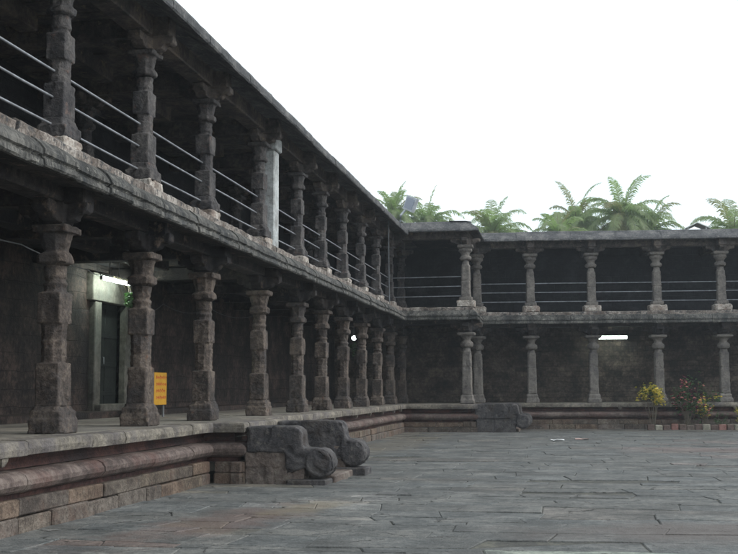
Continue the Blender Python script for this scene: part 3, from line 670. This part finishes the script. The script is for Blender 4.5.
# ------------------------------------------------------------------ staircases with scrolled balustrades
def extrude_xz(mb, prof, y0, y1, c=.02, mi=0, jit=0):
    cx = sum(p[0] for p in prof)/len(prof); cz = sum(p[1] for p in prof)/len(prof)
    def ins(p, k): v = Vector((cx-p[0], cz-p[1])); v = v.normalized()*k; return (p[0]+v.x, p[1]+v.y)
    rs = [[(*[ins(p, c)[0]], y0, ins(p, c)[1]) for p in prof], [(p[0], y0+c, p[1]) for p in prof],
          [(p[0], y1-c, p[1]) for p in prof], [(ins(p, c)[0], y1, ins(p, c)[1]) for p in prof]]
    mb.loft(rs, mi)
def disc(cx, cz, r, a0=0, a1=360, n=20): return [(cx+r*math.cos(R(a0+(a1-a0)*i/n)), cz+r*math.sin(R(a0+(a1-a0)*i/n))) for i in range(n+(0 if a1-a0 >= 360 else 1))]
def prism_xz(mb, prof, y0, y1, bev=.02):
    """concave outline in XZ extruded along Y with bevelled rims"""
    bm = bmesh.new(); lo = [bm.verts.new((p[0], y0, p[1])) for p in prof]; hi = [bm.verts.new((p[0], y1, p[1])) for p in prof]; n = len(prof)
    f0 = bm.faces.new(lo); f1 = bm.faces.new(hi[::-1])
    for i in range(n): bm.faces.new((lo[(i+1) % n], lo[i], hi[i], hi[(i+1) % n]))
    bmesh.ops.recalc_face_normals(bm, faces=bm.faces)
    ed = list({e for f in (f0, f1) for e in f.edges})
    bmesh.ops.bevel(bm, geom=ed, offset=bev, segments=2, profile=.6, affect='EDGES', clamp_overlap=True)
    bmesh.ops.triangulate(bm, faces=[f for f in bm.faces if len(f.verts) > 4])
    bm.verts.ensure_lookup_table(); bm.verts.index_update()
    mb.add([(v.co.x, v.co.y, v.co.z+.006*h1(v.co.x*4, v.co.y*3)) for v in bm.verts], [tuple(v.index for v in f.verts) for f in bm.faces]); bm.free()
def balustrade(parent, x0, xb, y0, y1, zt, zb, cx, cz, r, mat):
    """long parapet block whose front drops in a concave neck into a rolled end"""
    arc = [(xb-.16+.16*math.sin(R(a)), zt-.16+.16*math.cos(R(a))) for a in (20, 45, 70, 90)]
    curl = disc(cx, cz, r, 108, -160, 22)
    prof = [(x0, zb), (x0, zt-.01), (xb-.5, zt+.012), (xb-.16, zt)]+arc+[(xb+.015, cz+r+.06), (xb+.05, cz+r-.0)]+curl+[(xb-.28, max(.1, cz-r*.8)), (xb-.3, zb)]
    mb = MB(); prism_xz(mb, prof, y0, y1, .022); o = mb.build('balustrade', mat, parent, smooth=40)
    mb = MB(); prism_xz(mb, disc(cx, cz, r*.94, 0, 360, 24), y0-.03, y1+.03, .04)
    sc_ = mb.build('scroll', mat, o, smooth=40)
    roughen(o, .022, .014, .03, x0+cx); roughen(sc_, .018, .012, .03, cx, 6)
    return o
st = thing('stone_staircase', (-5.1, 19.6, 0), 'short stone staircase with scroll ended balustrades against the left gallery platform', 'staircase')
YN0, YN1, YS0, YS1 = 18.46, 18.92, 20.55, 21.0
balustrade(st, -5.48, -4.5, YN0, YN1, .98, .54, -4.2, .36, .25, M_dark)
balustrade(st, -5.48, -4.18, YS0, YS1, 1.02, .5, -4.02, .42, .26, M_dark)
rr = random.Random(3)
for (y0, y1, xe) in ((YN0+.02, YN1-.02, -4.46), (YS0+.02, YS1-.02, -4.15)):
    mb = MB()
    for z0, z1 in ((-.07, .27), (.275, .555)):
        x = -5.52
        while x < xe-.05:
            L_ = min(rr.uniform(.45, .75), xe-x); L_ = xe-x if xe-x-L_ < .2 else L_
            if True: mb.box(x+.004, x+L_-.004, y0+rr.uniform(0, .03), y1, z0, z1, .02, jit=.008)
            x += L_
    roughen(mb.build('base_block', M_plinthdk, st), .02, .012, .025, y0)
for (x1, zt, z0) in ((-5.1, .8, .1), (-4.75, .56, .1), (-4.4, .33, -.05), (-4.0, .12, -.07)):
    mb = MB(); mb.box(-5.6, x1, YN1+.004, YS0-.004, z0, zt, .02, jit=.006); mb.build('step', M_plinthdk if zt < .5 else M_pave, st)
mb = MB(); mb.box(-4.5, -3.75, YS0-.1, YS1+.05, -.07, .15, .02, jit=.01); mb.build('kerb_stone', M_dark, st)
mb = MB(); mb.box(-4.75, -4.05, YN0-.04, YN1+.1, -.07, .085, .02, jit=.01); mb.build('kerb_stone', M_dark, st)

s2 = thing('stone_staircase', (-2.4, 42.6, 0), 'dark stone staircase tucked between the corner porch and the far gallery', 'staircase')
balustrade(s2, -3.45, -1.83, 41.52, 42.0, 1.06, .5, -1.68, .4, .27, M_dark)
balustrade(s2, -3.45, -1.83, 43.9, 44.35, 1.06, .5, -1.68, .4, .27, M_dark)
for y0, y1 in ((41.54, 41.98), (43.92, 44.33)):
    mb = MB(); mb.box(-3.4, -2.75, y0, y1, -.07, .5, .02, jit=.01); mb.box(-2.74, -1.95, y0, y1, -.07, .5, .02, jit=.01)
    mb.build('base_block', M_dark, s2)
for (x1, zt) in ((-2.95, .8), (-2.6, .55), (-2.2, .3), (-1.85, .12)):
    mb = MB(); mb.box(-3.4, x1, 42.004, 43.896, -.05, zt, .02, jit=.006); mb.build('step', M_plinthdk, s2)

# ------------------------------------------------------------------ lamps
LXY = (-9.7, 22.6)
t = thing('tube_light', (LXY[0], LXY[1], 3.9), 'glowing fluorescent tube hanging by the doorway in the left gallery', 'lamp', 'fluorescent tubes')
LX = -9.7; LY0, LY1, LZ = 21.9, 23.35, 4.0
mb = MB(); mb.tube([(LX, LY0, LZ-.01), (LX, LY1, LZ-.01)], .034, 10); mb.build('tube', M_tube, t, smooth=60)
mb = MB(); mb.box(LX-.04, LX+.035, LY0-.05, LY1+.05, LZ+.03, LZ+.09, .008); mb.box(LX-.03, LX+.03, LY0-.05, LY0-.005, LZ-.05, LZ+.03, .006); mb.box(LX-.03, LX+.03, LY1+.005, LY1+.05, LZ-.05, LZ+.03, .006)
mb.build('fitting', M_fit, t)
mb = MB(); mb.tube([(LX, 22.3, LZ+.09), (LX, 22.3, 4.4)], .012); mb.build('hanger', M_pipe, t)
mb = MB(); mb.tube([(LX, 22.8, LZ+.09), (LX, 22.8, 4.4)], .012); mb.build('hanger', M_pipe, t)
fl = fpt(2.1, 3.4)
t = thing('tube_light', (fl[0], fl[1], 3.7), 'glowing white fluorescent tube on the back wall of the far gallery', 'lamp', 'fluorescent tubes')
M4 = Matrix(((FD.x, FN.x, 0, FO.x), (FD.y, FN.y, 0, FO.y), (0, 0, 1, 0), (0, 0, 0, 1)))
aF = fa(2.13)
mb = MB(); mb.tube([tuple(M4 @ Vector((aF-.72, 3.43, 3.8))), tuple(M4 @ Vector((aF+.72, 3.43, 3.8)))], .06, 10); mb.build('tube', M_tube2, t, smooth=60)  # tube thickened so its shape carries the bloom around it
mb = MB(); fbox(mb, aF-.78, aF+.78, 3.5, 3.6, 3.76, 3.9); mb.build('fitting', M_fit, t)
mb = MB(); fbox(mb, aF-.4, aF-.36, 3.6, 3.93, 3.82, 3.85); fbox(mb, aF+.36, aF+.4, 3.6, 3.93, 3.82, 3.85); mb.build('hanger', M_pipe, t)
t = thing('bulb_lamp', (-8.9, 45.9, 3.79), 'tiny bright bulb deep inside the left gallery near the corner', 'lamp')
bm = bmesh.new(); bmesh.ops.create_uvsphere(bm, u_segments=12, v_segments=8, radius=.1); me = bpy.data.meshes.new('bulb'); bm.to_mesh(me); bm.free(); me.materials.append(M_bulb)
o = bpy.data.objects.new('bulb', me); COL.objects.link(o); o.parent = t
mb = MB(); mb.tube([(-8.9, 45.9, 3.88), (-8.9, 45.9, 4.4)], .025); mb.build('cord', M_cable, t)

# hanging cables and leaves by the first lamp
def cable(pts, label, r_=.008, mat=M_cable, sag=.1):
    mb = MB(); pp = []
    for k in range(len(pts)-1):
        a, b = Vector(pts[k]), Vector(pts[k+1]); n = 8
        for i in range(n): t_ = i/n; p = a.lerp(b, t_); p.z -= sag*4*t_*(1-t_); pp.append(tuple(p))
    pp.append(pts[-1]); mb.tube(pp, r_, 5); o = mb.build('cable', mat); tag(o, label, 'cable'); return o
cable([(-7.2, 11.0, 3.63), (-7.4, 14.0, 3.62), (-8.0, 17.5, 3.65), (LX, LY0, LZ+.06)], 'thin cable running across the dark bay to the doorway tube lamp', .009, M_pipedk, .04)
cable([(LX, LY1, LZ+.06), (-9.45, 23.2, 3.5), (-9.2, 24.2, 3.6), (-8.6, 25.8, 3.6), (-8.0, 28.0, 3.6)], 'looped cable sagging to the right of the doorway tube lamp', .008, M_cable, .16)
def leaf_cloud(mb, cx, cy2, cz, rx, ry, rz, n, size, rr, mi=0):
    for _ in range(n):
        while True:
            v = Vector((rr.uniform(-1, 1), rr.uniform(-1, 1), rr.uniform(-1, 1)))
            if v.length < 1: break
        p = Vector((cx+v.x*rx, cy2+v.y*ry, cz+v.z*rz)); s = size*rr.uniform(.6, 1.3)
        M3 = (Matrix.Rotation(rr.uniform(0, 6.28), 3, 'Z') @ Matrix.Rotation(rr.uniform(-1.1, 1.1), 3, 'X') @ Matrix.Rotation(rr.uniform(-.6, .6), 3, 'Y'))
        pts = [(-s, 0, 0), (-s*.3, s*.38, .06*s), (s*.5, s*.3, .04*s), (s, 0, -.12*s), (s*.5, -s*.3, .04*s), (-s*.3, -s*.38, .06*s)]
        mb.add([tuple(p + M3 @ Vector(q)) for q in pts], [(0, 1, 2, 3), (0, 3, 4, 5)], mi)
rr = random.Random(21)
t = thing('hanging_creeper', (-9.6, 23.6, 3.55), 'small bright green creeper hanging beside the doorway tube lamp', 'plant')
mb = MB(); leaf_cloud(mb, -9.5, 22.95, 3.6, .14, .2, .2, 90, .07, rr); leaf_cloud(mb, -9.5, 23.1, 3.3, .1, .12, .16, 35, .06, rr); mb.build('leaves', M_leafg, t)
mb = MB()
for k in range(7):
    a = Vector((-9.65, 22.4+rr.uniform(-.7, .9), 4.08)); b = Vector((-9.5+rr.uniform(-.1, .1), 22.95+rr.uniform(-.3, .3), 3.6+rr.uniform(-.1, .2)))
    mb.tube([tuple(a), tuple(a.lerp(b, .5)+Vector((0, rr.uniform(-.2, .2), rr.uniform(-.1, .2)))), tuple(b)], .008, 4)
mb.build('stem', M_twig, t)
t = thing('hanging_creeper', (-8.6, 43.6, 3.2), 'faint green leaves hanging below the tiny bulb deep in the gallery', 'plant')
mb = MB(); leaf_cloud(mb, -8.6, 44.2, 3.3, .15, .2, .35, 50, .08, rr); mb.build('leaves', M_leafg, t)
mb = MB(); mb.tube([(-8.6, 44.2, 4.38), (-8.62, 44.2, 3.1)], .012, 5); mb.build('stem', M_twig, t)

# yellow board leaning inside, behind the second lower column
t = thing('notice_board', (-8.6, 22.3, FL), 'yellow orange notice board with red lettering partly behind a lower column', 'sign')
mb = MB(); mb.box(-8.53, -8.49, 21.9, 22.62, 1.3, 1.98, .005); mb.build('panel', M_yel, t)
mb = MB(); mb.box(-8.57, -8.53, 21.92, 21.96, FL, 1.95, .004); mb.box(-8.57, -8.53, 22.56, 22.6, FL, 1.95, .004); mb.build('stand', M_pipedk, t)
mb = MB()
for z0 in (1.86, 1.72, 1.58, 1.44):          # short worn strokes, unreadable in the photograph
    yy = 22.0
    while yy < 22.52:
        Lw = rr.uniform(.04, .09); hh = rr.uniform(.035, .06)
        mb.tube([(-8.487, yy, z0), (-8.487, yy+Lw*.5, z0+hh), (-8.487, yy+Lw, z0+.01), (-8.487, yy+Lw*.4, z0-.015)], .006, 4); yy += Lw+.035
mb.build('lettering', M_redp, t)

# floodlight on the roof corner and its conduit
t = thing('floodlight', (-5.95, 39.6, 7.9), 'pale grey floodlight tilted on a short arm at the roof corner', 'floodlight')
mb = MB(); mb.tube([(-5.95, 39.7, 7.75), (-5.93, 39.72, 8.0), (-5.78, 39.8, 8.2)], .045, 8); mb.build('arm', M_lamp_metal, t, smooth=50)
mb = MB(); Mh = Matrix.Translation((-5.55, 39.8, 8.42)) @ Matrix.Rotation(R(-24), 4, 'Z') @ Matrix.Rotation(R(24), 4, 'Y')
mb.loft([[tuple(Mh @ Vector((x_*s_, yy, z_*s_))) for x_, z_ in ((-.23, -.27), (.23, -.27), (.23, .27), (-.23, .27))] for yy, s_ in ((-.12, .97), (-.1, 1), (.02, 1), (.16, .7), (.2, .5))])
hd = mb.build('head', M_lamp_metal, t)
mb = MB(); mb.loft([[tuple(Mh @ Vector((x_, yy, z_))) for x_, z_ in ((-.17, -.2), (.17, -.2), (.17, .2), (-.17, .2))] for yy in (-.135, -.119)])
for q in (-.1, 0, .1): mb.loft([[tuple(Mh @ Vector((x_, yy, z_))) for x_, z_ in ((-.2, q-.008), (.2, q-.008), (.2, q+.008), (-.2, q+.008))] for yy in (-.15, -.137)])
mb.build('glass', M_glass, hd)
mb = MB(); mb.tube([(-6.22, 38.65, 7.66), (-6.22, 38.66, 6.0), (-6.2, 38.64, 4.6)], .02, 8)
tag(mb.build('conduit_pipe', M_beam2), 'thin vertical conduit pipe between two upper columns near the corner', 'pipe')

# gabled hood on the far roof
t = thing('roof_hood', (5.5, 48.2, 8.03), 'small pale gabled hood poking above the far roof', 'roof hood')
mb = MB()
for s_ in (-1, 1):
    mb.loft([[(5.53, yy, 8.6), (5.53+s_*.52, yy, 8.36), (5.53+s_*.52, yy, 8.32), (5.53, yy, 8.56)] for yy in (47.7, 48.8)])
mb.build('gable_roof', M_hood, t)
mb = MB()
for xx in (5.15, 5.9):
    for yy in (47.85, 48.65): mb.box(xx-.03, xx+.03, yy-.03, yy+.03, 8.02, 8.4, .005)
mb.build('post', M_hood, t)

# ------------------------------------------------------------------ palms beyond the far gallery
def palm_crown(rr, n, length, droop):
    mb = MB(); rb = MB()
    for k in range(n):
        az = 2*math.pi*(k*.618)+rr.uniform(-.25, .25); el = R(78-112*(k/n)**.75)+rr.uniform(-.15, .15)
        L_ = length*1.25*rr.uniform(.75, 1.15)*(1.0 if el > -.2 else .85); steps = 14
        p = Vector((0, 0, 0)); d_el = el; pts = [p.copy()]; dirs = []
        side = Vector((-math.sin(az), math.cos(az), 0))
        for s_ in range(steps):
            t_ = s_/steps; d = Vector((math.cos(az)*math.cos(d_el), math.sin(az)*math.cos(d_el), math.sin(d_el)))
            dirs.append(d); p = p+d*(L_/steps); pts.append(p.copy()); d_el -= droop*(.06+.2*t_)*(1.1 if el > .5 else 1)*math.cos(d_el if abs(d_el) < 1.4 else 1.4)
        rb.tube([tuple(q) for q in pts], [max(.008, .045*(1-i/steps)) for i in range(steps+1)], 4)
        yellow = k > n*.78 or rr.random() < .12
        m_ = 70
        for i in range(3, m_):
            t_ = i/m_; f_ = t_*steps; i0 = min(int(f_), steps-1); base = pts[i0].lerp(pts[i0+1], f_-i0); d = dirs[i0]
            upd = side.cross(d).normalized()*-1 if side.cross(d).z < 0 else side.cross(d).normalized()
            ll = length*.27*math.sin(math.pi*min(1, .12+t_*.9))**.6*rr.uniform(.8, 1.15)
            for sg in (-1, 1):
                dir_ = (side*sg*rr.uniform(.8, 1)+d*rr.uniform(.55, .8)+upd*rr.uniform(-.1, .3)).normalized()
                mid = base+dir_*ll*.5; dr_ = Vector((0, 0, -1))*ll*rr.uniform(.25, .6); tip = base+dir_*ll*.9+dr_
                w_ = d*.042*(1 if t_ < .8 else .7)
                mb.add([tuple(base-w_*.6), tuple(base+w_*.6), tuple(mid+w_+dr_*.2), tuple(mid-w_+dr_*.2), tuple(tip)], [(0, 1, 2, 3), (3, 2, 4)], 1 if yellow else 0)
    return mb, rb
PALMS = [
    (-15.6, 100, 17.55, 2.88, 42, 'feathery palm rising just above the sloping left roof edge'),
    (-12.8, 103, 17.25, 3.21, 42, 'palm behind the tilted floodlight at the roof corner'),
    (-6.4, 98, 15.15, 3.88, 48, 'wide low palm crown alone over the corner porch roof'),
    (1.1, 104, 17.15, 3.44, 42, 'palm with upright fronds left of the tallest central palm'),
    (-.5, 96, 14.55, 3.10, 40, 'low palm crown peeping over the roof, leftmost of the central clump'),
    (5.1, 100, 16.85, 3.88, 48, 'tallest palm in the central clump behind the far roof'),
    (7.4, 101, 15.45, 3.65, 46, 'arching palm on the right side of the central clump'),
    (14.7, 100, 15.05, 4.21, 46, 'palm cut by the right edge of the picture above the far roof'),
]
for i, (x_, y_, z_, L_, n_, lab) in enumerate(PALMS):
    rr = random.Random(100+i*7); t = thing('palm_tree', (x_, y_, 0), lab, 'palm tree', 'coconut palms beyond the far gallery')
    mb = MB(); lean = rr.uniform(-1.6, 1.6); pts = []; rad = []
    for k in range(13):
        q = k/12; pts.append((x_+lean*(1-q)**1.5, y_+.8*(1-q)**2, z_*q-.05*(1-q))); rad.append(.24-.1*q+(.12 if k == 0 else 0))
    mb.tube(pts, rad, 10); mb.build('trunk', M_trunk, t, smooth=60)
    c, rb = palm_crown(rr, n_, L_, 1.0)
    for b_ in (c, rb): b_.v = [(p[0]+x_, p[1]+y_, p[2]+z_) for p in b_.v]
    co = c.build('crown', [M_leafp, M_leafp2], t); rb.build('midribs', M_rach, co)

# ------------------------------------------------------------------ flower border in front of the far plinth
def shrub(x_, y_, h_, rx, rz, nst, parts, label, seed):
    rr = random.Random(seed); t = thing('flowering_shrub', (x_, y_, 0), label, 'shrub', 'shrubs in front of the far gallery')
    mb = MB(); tips = []
    for k in range(nst):
        a = rr.uniform(0, 6.28); rad = rx*rr.uniform(.15, .95); tp = Vector((x_+rad*math.cos(a), y_+rad*.6*math.sin(a), h_-rz*rr.uniform(0, 1.9))); tips.append(tp)
        b0 = Vector((x_+rr.uniform(-.08, .08), y_+rr.uniform(-.08, .08), 0)); md = b0.lerp(tp, .55)+Vector((rr.uniform(-.08, .08), 0, .1))
        mb.tube([tuple(b0), tuple(md), tuple(tp)], [.014, .01, .005], 5)
    mb.build('stem', M_twig, t)
    for (nm, mat, cnt, size, spread) in parts:
        lb = MB()
        for k in range(cnt):
            tp = rr.choice(tips); leaf_cloud(lb, tp.x+rr.gauss(0, spread), tp.y+rr.gauss(0, spread), tp.z+rr.gauss(0, spread), .05, .05, .05, 3, size, rr)
        tag(lb.build(nm, mat, t), kind='stuff')
bx1 = fpt(3.25, -.45)
shrub(bx1[0], bx1[1], 1.62, .5, .32, 12, [('leaves', M_leafy, 100, .06, .12), ('green_leaves', M_leafg, 60, .06, .1), ('flowers', M_flow, 130, .06, .1)], 'thin stemmed shrub with pale yellow flowers in front of the far plinth', 1)
bx2 = fpt(4.85, -.5)
shrub(bx2[0]-.25, bx2[1], 1.9, .5, .6, 16, [('leaves', M_leafg, 190, .06, .14), ('red_leaves', M_leafr, 60, .065, .12), ('pink_flowers', M_flowp, 26, .06, .12)], 'tall loose green shrub with dark red leaves and pink flowers', 2)
shrub(bx2[0]+.35, bx2[1]+.1, 1.4, .6, .42, 14, [('leaves', M_leafg, 170, .06, .14), ('flowers', M_flow, 60, .055, .12), ('pink_flowers', M_flowp, 24, .055, .12)], 'green shrub topped with small yellow flowers right of the red leaved one', 3)
bx3 = fpt(6.6, -.55)
shrub(bx3[0], bx3[1], .82, .38, .25, 10, [('leaves', M_leafy, 90, .06, .08), ('green_leaves', M_leafg, 50, .06, .1)], 'low bright yellow leaved shrub at the right edge of the picture', 4)
shrub(fpt(5.75, -.5)[0], fpt(5.75, -.5)[1], .55, .2, .2, 6, [('leaves', M_leafg, 40, .05, .08)], 'tiny green sprig between the big shrubs and the yellow leaved one', 5)
rr = random.Random(9)
seq = {0: ('c', 'cream painted edging block below the yellow flowered shrub'), 2: ('r', 'faded red edging block second from the left of the painted ones'), 4: ('g', 'grey brown edging block below the red leaved shrub'),
       6: ('c', 'palest cream edging block in the middle of the border row'), 8: ('r', 'faded red edging block right of the big shrubs'), 10: ('c', 'cream edging block below the yellow leaved shrub at the right edge')}
brown = {-1: 'leftmost plain brown block starting the flower border', 1: 'plain brown block right of the cream block under the yellow flowers', 3: 'plain brown block between the left red block and the grey brown one',
    5: 'plain brown block between the grey brown block and the palest cream one', 7: 'plain brown block left of the right red block', 9: 'plain brown block between the right red block and the last cream one'}
for k in range(-1, 11):
    x_ = 3.35+.3*k; q = fpt(x_, -1.0); code, lab = seq.get(k, ('b', brown.get(k)))
    mb = MB(); mb.box(-.135, .135, -.07, .07, -.05, .22+rr.uniform(-.04, .02), .02, jit=.008)
    o = mb.build('edging_block', {'c': M_bc, 'r': M_br, 'g': M_plinthdk, 'b': M_bb}[code], None, loc=(q[0], q[1], 0)); o.rotation_euler = (0, 0, FROT+rr.uniform(-.06, .06))
    tag(o, lab, 'edging block', 'blocks edging the flower border' if code != 'b' else 'plain brown blocks edging the flower border')
# litter
def scrap(x_, y_, s_, label, mat=M_paper):
    mb = MB(); rr = random.Random(int(x_*100)); n = 5; g = []
    for i in range(n):
        for j in range(n): g.append((x_+(i/(n-1)-.5)*s_*2+rr.uniform(-.02, .02), y_+(j/(n-1)-.5)*s_*1.4+rr.uniform(-.02, .02), .02+rr.uniform(0, .04)))
    fs = [(i*n+j, (i+1)*n+j, (i+1)*n+j+1, i*n+j+1) for i in range(n-1) for j in range(n-1)]; b = len(g)
    mb.add(g+[(p[0], p[1], p[2]-.004) for p in g], fs+[tuple(reversed([q+b for q in f])) for f in fs])
    tag(mb.build('litter', mat), label, 'litter', 'scraps on the paving')
scrap(-.35, 34.9, .22, 'crumpled white paper lying far out on the paving')
scrap(.4, 35.6, .2, 'pinkish scrap lying beside the crumpled white paper', plain('pink scrap', (.4, .28, .25), .7))
#scrap(-1.2, 17.4, .02, 'tiny white scrap in a paving joint near the middle')
#scrap(1.8, 14.2, .016, 'tiny white speck on the near right paving')

# ------------------------------------------------------------------ humid air
HZ = 0.0008
M_hz = bpy.data.materials.new('haze'); M_hz.use_nodes = True; nt = M_hz.node_tree; nt.nodes.clear()
o_ = nt.nodes.new('ShaderNodeOutputMaterial'); pvn = nt.nodes.new('ShaderNodeVolumePrincipled')
pvn.inputs['Color'].default_value = (.86, .93, 1, 1); pvn.inputs['Density'].default_value = HZ; pvn.inputs['Anisotropy'].default_value = .2
nt.links.new(pvn.outputs[0], o_.inputs['Volume'])
mb = MB(); mb.add([(-60, -12, -1.2), (60, -12, -1.2), (60, 125, -1.2), (-60, 125, -1.2), (-60, -12, 27), (60, -12, 27), (60, 125, 27), (-60, 125, 27)],
    [(0, 3, 2, 1), (4, 5, 6, 7), (0, 1, 5, 4), (1, 2, 6, 5), (2, 3, 7, 6), (3, 0, 4, 7)])
tag(mb.build('haze', M_hz), label='thin humid air over the courtyard and palms', kind='stuff')
